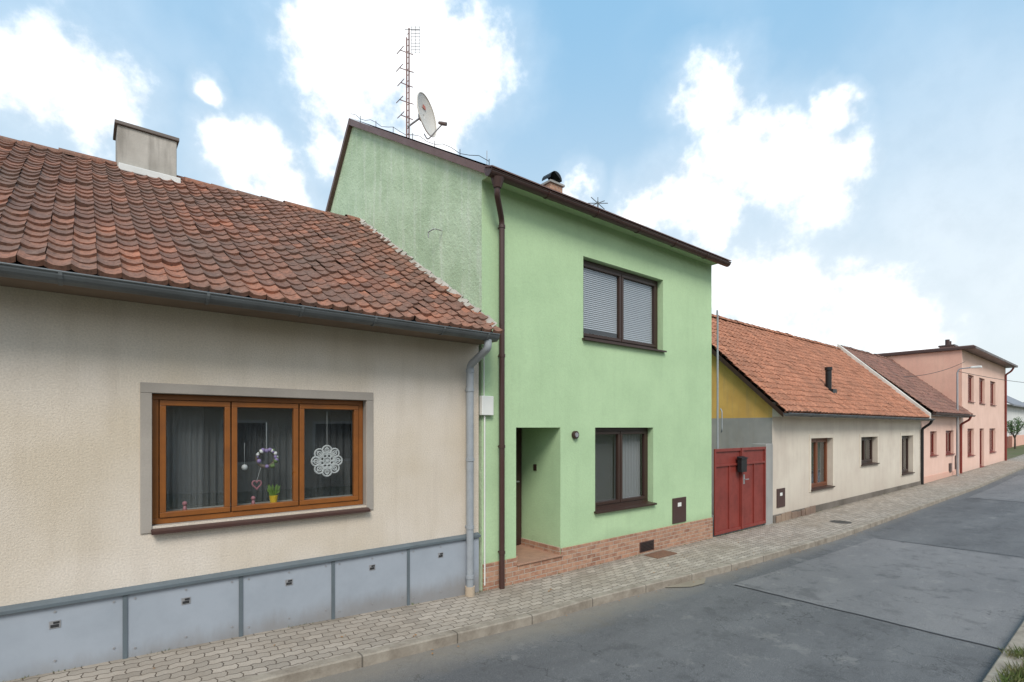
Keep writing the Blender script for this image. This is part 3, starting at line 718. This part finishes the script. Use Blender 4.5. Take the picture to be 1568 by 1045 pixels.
# ================================================================ PINK TWO STOREY HOUSE
T=empty('pink_two_storey_house',(37,FY,0)); TX0,TX1=31.42,43
th=[(32.7,34.0,3.4,4.7,.15),(35.3,36.7,3.4,4.7,.15),(38.2,39.7,3.4,4.7,.15),(32.6,34.0,.8,2.1,.15),(35.4,36.5,.12,2.1,.15),(38.0,39.7,.8,2.1,.15)]
wall('facade',FY,TX0,TX1,-.3,5.75,th,m_pinkl,T)
MB().quad((TX0,FY,-.3),(TX0,12,-.3),(TX0,12,5.75),(TX0,FY,5.75)).obj('left_wall',m_pink,T)
MB().quad((TX1,FY,-.3),(TX1,12,-.3),(TX1,12,5.75),(TX1,FY,5.75)).obj('right_wall',m_pinkl,T)
MB().quad((TX0,12,-.3),(TX1,12,-.3),(TX1,12,5.75),(TX0,12,5.75)).obj('rear_wall',m_pinkl,T)
MB().box(TX0-.12,TX1+.35,FY-.5,12.3,5.752,5.87).obj('flat_roof',m_brown,T,bevel=.01)
MB().box(TX0-.05,TX1+.25,FY-.42,12.1,5.872,5.92).obj('roof_sheet',m_trim,T)
for i,(a,b,c,dd,_) in enumerate(th): window('window_%d'%i,T,a+.002,b-.002,c+.002,dd-.002,FY+.1,m_redw,[(a+b)/2],sill=m_redw)
ch=MB(); ch.box(36.3,37.1,6.7,7.3,5.9,6.55); ch.obj('chimney',plaster('chimney_pinkgrey',C(190,160,145),C(170,140,130),dz=(-1,0)),T)
ch=MB(); ch.box(36.25,37.15,6.65,7.35,6.552,6.64); ch.cyl((36.5,7,6.64),(36.5,7,6.95),.1); ch.cyl((36.9,7,6.64),(36.9,7,6.9),.1); ch.obj('chimney_pots',m_brown,T)
tube('downpipe',rounded([(42.6,5.1,5.7),(42.6,5.2,5.5),(42.6,FY-.06,5.3),(42.6,FY-.06,.1)],.06),.05,m_redw,T)

# ================================================================ far end
Wt=empty('white_house',(75,9,0)); W0,W1=68,82
wall('facade',8.6,W0,W1,0,4.4,[(70,71.5,1.4,2.8,.12),(74,75.5,1.4,2.8,.12)],m_white,Wt)
MB().quad((W0,8.6,0),(W0,16,0),(W0,16,4.4),(W0,12.3,6.9),(W0,8.6,4.4)).obj('gable',m_white,Wt)
m_grroof=paint('grey_roof',C(128,130,136),.7,.2)
MB().prism([(8.1,4.2),(8.1,4.35),(12.3,7.1),(16.5,4.35),(16.5,4.2),(12.3,6.9)],W0-.4,W1+.3).obj('roof',m_grroof,Wt)
for i,(a,b) in enumerate(((70,71.5),(74,75.5))): window('window_%d'%i,Wt,a,b,1.4,2.8,8.7,m_dkbrown,[(a+b)/2])
fc=MB(); x=50
while x<66: fc.box(x,x+.11,8.0,8.03,.2,1.35); x+=.15
fc.box(50,66,8.035,8.07,.5,.58); fc.box(50,66,8.035,8.07,1.1,1.18); fc.obj('picket_fence',paint('fence_brown',C(150,95,75),.6,.3))
fw=MB(); fw.box(66.2,100,8.1,8.25,.2,1.4); fw.obj('garden_wall',m_pink)
def tree(nm,x,y,z,h,R,n=1400):
    e=empty(nm,(x,y,z)); tr=MB(); tr.cyl((x,y,z-.1),(x,y,z+h*.45),.12*h/4,.07*h/4,8)
    ends=[]
    for k in range(7):
        a=random.uniform(0,6.28); q=Vector((x+R*.6*math.cos(a),y+R*.6*math.sin(a),z+h*random.uniform(.55,.9))); tr.cyl((x,y,z+h*random.uniform(.3,.45)),q,.05*h/4,.015,6); ends.append(q)
    tr.obj('trunk',paint('bark',(.08,.06,.045,1),.9,.3),e)
    lv=MB(); cl=[(q+Vector((random.gauss(0,R*.25),random.gauss(0,R*.25),random.gauss(0,R*.2))),R*random.uniform(.25,.5)) for q in ends for _ in range(3)]
    for k in range(n):
        q,r=random.choice(cl); v=Vector((random.gauss(0,1),random.gauss(0,1),random.gauss(0,1))).normalized()*r*random.uniform(.5,1.05); p=q+v
        a=Vector((random.gauss(0,1),random.gauss(0,1),random.gauss(0,1))).normalized(); b=a.orthogonal().normalized(); s=R*.06
        lv.quad(p-a*s,p+b*s*.6,p+a*s,p-b*s*.6)
    lv.obj('foliage',m_leafy,e)
tree('garden_tree',62.5,7.4,.3,2.6,.9)
tree('garden_tree',92,10,.4,4.5,2); tree('garden_tree',110,8,.4,5,2.5)
SL=empty('street_lamp',(29.4,5.3,0))
MB().cyl((29.4,5.3,0),(29.4,5.3,4.55),.045,.035,n=12).obj('pole',m_steel,SL)
tube('arm',rounded([(29.4,5.3,4.5),(29.4,5.25,4.7),(29.4,4.8,4.72)],.12),.025,m_steel,SL)
MB().box(29.3,29.5,4.5,4.85,4.68,4.77).obj('lamp_head',m_whitep,SL,bevel=.02)
def sag(a,b,s,n=20):
    a=Vector(a);b=Vector(b); return [tuple(a+(b-a)*(k/n)-Vector((0,0,s*4*(k/n)*(1-k/n)))) for k in range(n+1)]
tube('overhead_cable',sag((29.4,5.3,4.6),(75,1.5,7.2),.8),.012,m_black)
tube('overhead_cable',sag((31.5,5.4,5.2),(24.4,6.0,4.1),.15),.01,m_black)
# house across the street (seen in the window panes)
O=empty('opposite_house',(6,-8,0))
ob=MB(); ob.box(-4,16,-16,-8,-.1,3.2); ob.obj('walls',m_beige,O)
ob=MB(); ob.prism([(-7.5,3.1),(-12,6.2),(-16.5,3.1)],-4.3,16.3); ob.obj('roof',m_tile4,O)
ob=MB(); ob2=MB()
for x in (-2.5,.5,3.5,6.5,9.5,12.5): ob.box(x,x+1.3,-7.98,-7.96,1,2.3); ob2.box(x-.1,x+1.4,-7.995,-7.985,.9,2.4)
ob.obj('window_panes',m_dark,O); ob2.obj('window_frames',m_whitep,O)

# ================================================================ grass / weeds
def tufts(nm,fn,n,h=.07):
    mb=MB()
    for _ in range(n):
        x,y,z=fn(); a=random.uniform(0,6.28); l=h*random.uniform(.4,1.3); w=random.uniform(.002,.005); bx=random.gauss(0,.4)*l; by=random.gauss(0,.4)*l
        dx,dy=math.cos(a)*w,math.sin(a)*w
        mb.quad((x-dx,y-dy,z),(x+dx,y+dy,z),(x+bx*.5+dx*.6,y+by*.5+dy*.6,z+l*.6),(x+bx,y+by,z+l))
    return mb.obj(nm,m_grass)
def f1():
    x=random.uniform(4.2,12); return (x,random.uniform(-.6,.74),gz(x)-.04)
tufts('verge_grass',f1,20000,.07)
cs=[(random.uniform(4.8,7.0),random.uniform(.55,.82)) for _ in range(14)]
def f2():
    c=random.choice(cs); x=c[0]+random.gauss(0,.05); y=c[1]+random.gauss(0,.035); return (x,y,gz(x)-.03)
tufts('kerb_weeds',f2,1800,.10)
ws=[random.uniform(-1,24) for _ in range(60)]
def f3():
    x=random.choice(ws)+random.gauss(0,.05); y=FY-.05+random.gauss(0,.008); return (x,y,gz(x)-.01)
tufts('wall_base_weeds',f3,700,.03)
lv=MB()
for _ in range(140):
    x=random.uniform(-.5,20); y=random.choice([ky(x)-random.uniform(.01,.12),random.uniform(ky(x)+.1,5.4)]); z=(gz(x)-.085 if y<ky(x) else gz(x)+.008); a=random.uniform(0,6.28); s=random.uniform(.008,.02)
    lv.quad((x+s*math.cos(a),y+s*math.sin(a),z),(x-s*math.sin(a)*.6,y+s*math.cos(a)*.6,z+.004),(x-s*math.cos(a),y-s*math.sin(a),z+.002),(x+s*math.sin(a)*.6,y-s*math.cos(a)*.6,z+.006))
lv.obj('fallen_leaves',paint('dry_leaf',C(165,120,70),.8,.3))

# ================================================================ world
SE=46; sv=Vector((-.55,-.83,0)).normalized()
W=bpy.data.worlds.new('World'); S.world=W; W.use_nodes=True
W.cycles.sampling_method='MANUAL'; W.cycles.sample_map_resolution=256
t=W.node_tree; N=t.nodes; Lk=t.links; bg=N['Background']
sky=N.new('ShaderNodeTexSky'); sky.sky_type='NISHITA'; sky.sun_disc=False; sky.sun_elevation=math.radians(SE); sky.sun_rotation=math.atan2(sv.x,sv.y)
sky.air_density=1.0; sky.dust_density=1.0; sky.ozone_density=1.2
tc=N.new('ShaderNodeTexCoord')
def wm(op,a,b=None,c=None):
    n=N.new('ShaderNodeMath'); n.operation=op
    for i,v in enumerate((a,b,c)):
        if v is None: continue
        if isinstance(v,bpy.types.NodeSocket): Lk.new(v,n.inputs[i])
        else: n.inputs[i].default_value=v
    return n.outputs[0]
def wn(scale,det,r=.6):
    n=N.new('ShaderNodeTexNoise'); Lk.new(tc.outputs['Generated'],n.inputs['Vector']); n.inputs['Scale'].default_value=scale; n.inputs['Detail'].default_value=det; n.inputs['Roughness'].default_value=r; return n
wp=wn(9,4,.6)
vs=N.new('ShaderNodeVectorMath'); vs.operation='SUBTRACT'; Lk.new(wp.outputs['Color'],vs.inputs[0]); vs.inputs[1].default_value=(.5,.5,.5)
vm=N.new('ShaderNodeVectorMath'); vm.operation='MULTIPLY_ADD'; Lk.new(vs.outputs[0],vm.inputs[0]); vm.inputs[1].default_value=(.11,.11,.11); Lk.new(tc.outputs['Generated'],vm.inputs[2])
P0=vm.outputs[0]
CL=[(-19.5,35,.077),(-13,35.9,.10),(-6,35.1,.085),(-8.8,30.4,.075),(-17,32.1,.07),(-12.3,38.7,.08),(-18.3,27,.045),
(20.9,30,.055),(23.4,26,.068),(26.9,23.8,.073),(31,21.9,.065),(31.4,27.1,.033),(17.7,22.9,.055),(14.4,21.8,.045),(20.9,20.8,.055),
(-39.7,26.8,.07),(-43,26.2,.06),(-26.2,25,.065),(-28.5,25.8,.045),(-23.9,22.6,.05),(-30.6,29.7,.028),
(27.5,12.8,.078),(33.8,10.3,.078),(37.6,8.7,.05),(22.2,14,.055),(6.8,23.8,.035)]
az0=math.atan2(.7735,.634)
cur=None
for az,el_,r in CL:
    a=az0-math.radians(az); e=math.radians(el_); c=(math.cos(e)*math.cos(a),math.cos(e)*math.sin(a),math.sin(e))
    dn=N.new('ShaderNodeVectorMath'); dn.operation='DISTANCE'; Lk.new(P0,dn.inputs[0]); dn.inputs[1].default_value=c
    v=wm('SUBTRACT',1.0,wm('DIVIDE',dn.outputs['Value'],r*1.0))
    cur=v if cur is None else wm('SMOOTH_MAX',cur,v,.25)
fb=wn(20,6,.62)
fld=wm('ADD',cur,wm('MULTIPLY',wm('SUBTRACT',fb.outputs['Fac'],.5),1.3))
def mr(v,a,b,c=0,d=1):
    n=N.new('ShaderNodeMapRange'); n.interpolation_type='SMOOTHSTEP'; Lk.new(v,n.inputs[0])
    for i,x in zip((1,2,3,4),(a,b,c,d)): n.inputs[i].default_value=x
    return n.outputs[0]
mask=wm('ADD',wm('MULTIPLY',mr(fld,-.15,.55),.8),wm('MULTIPLY',mr(cur,-1.1,.3),.2))
sx=N.new('ShaderNodeSeparateXYZ'); Lk.new(tc.outputs['Generated'],sx.inputs[0])
fwd=wm('ADD',wm('MULTIPLY',sx.outputs[0],.634),wm('MULTIPLY',sx.outputs[1],.7735))
back=mr(wm('MULTIPLY',fwd,-1),-.1,.15)
big=wn(2.6,5,.5)
m2=wm('MULTIPLY',mr(big.outputs['Fac'],.47,.62),back)
wisps=wm('MULTIPLY',mr(big.outputs['Fac'],.4,.75),.22)
mask=wm('MAXIMUM',wm('MAXIMUM',mask,m2),wisps)
def mixc(f,a,b,mode='MIX'):
    n=N.new('ShaderNodeMix'); n.data_type='RGBA'; n.blend_type=mode
    for i,v in ((0,f),(6,a),(7,b)):
        if isinstance(v,bpy.types.NodeSocket): Lk.new(v,n.inputs[i])
        else: n.inputs[i].default_value=v
    return n.outputs[2]
grad=mixc(mr(sx.outputs[2],.05,.68),(8.2,9.0,9.3,1),(3.1,5.9,8.6,1))
skc=mixc(.86,sky.outputs[0],grad)
cs_=mr(fb.outputs['Fac'],.3,.6,.9,1.1)
cc=N.new('ShaderNodeCombineColor'); Lk.new(wm('MULTIPLY',cs_,11.5),cc.inputs[0]); Lk.new(wm('MULTIPLY',cs_,11.7),cc.inputs[1]); Lk.new(wm('MULTIPLY',cs_,11.9),cc.inputs[2])
fin=mixc(mask,skc,cc.outputs[0])
Lk.new(fin,bg.inputs[0]); bg.inputs[1].default_value=.108

sun=bpy.data.lights.new('sun','SUN'); sun.energy=2.9; sun.angle=math.radians(24); sun.color=(1,.94,.86)
so=bpy.data.objects.new('sun',sun); S.collection.objects.link(so)
sd_=Vector((sv.x*math.cos(math.radians(SE)),sv.y*math.cos(math.radians(SE)),math.sin(math.radians(SE))))
so.rotation_euler=(-sd_).to_track_quat('-Z','Y').to_euler(); so.location=(0,-5,20)

cam=bpy.data.cameras.new('camera'); co=bpy.data.objects.new('camera',cam); S.collection.objects.link(co); S.camera=co
co.location=(0,0,2.15); co.rotation_euler=(math.radians(90),0,-math.atan2(.634,.7735))
cam.sensor_width=36; cam.lens=18.37; cam.shift_y=.0845; cam.clip_end=3000; cam.clip_start=.05
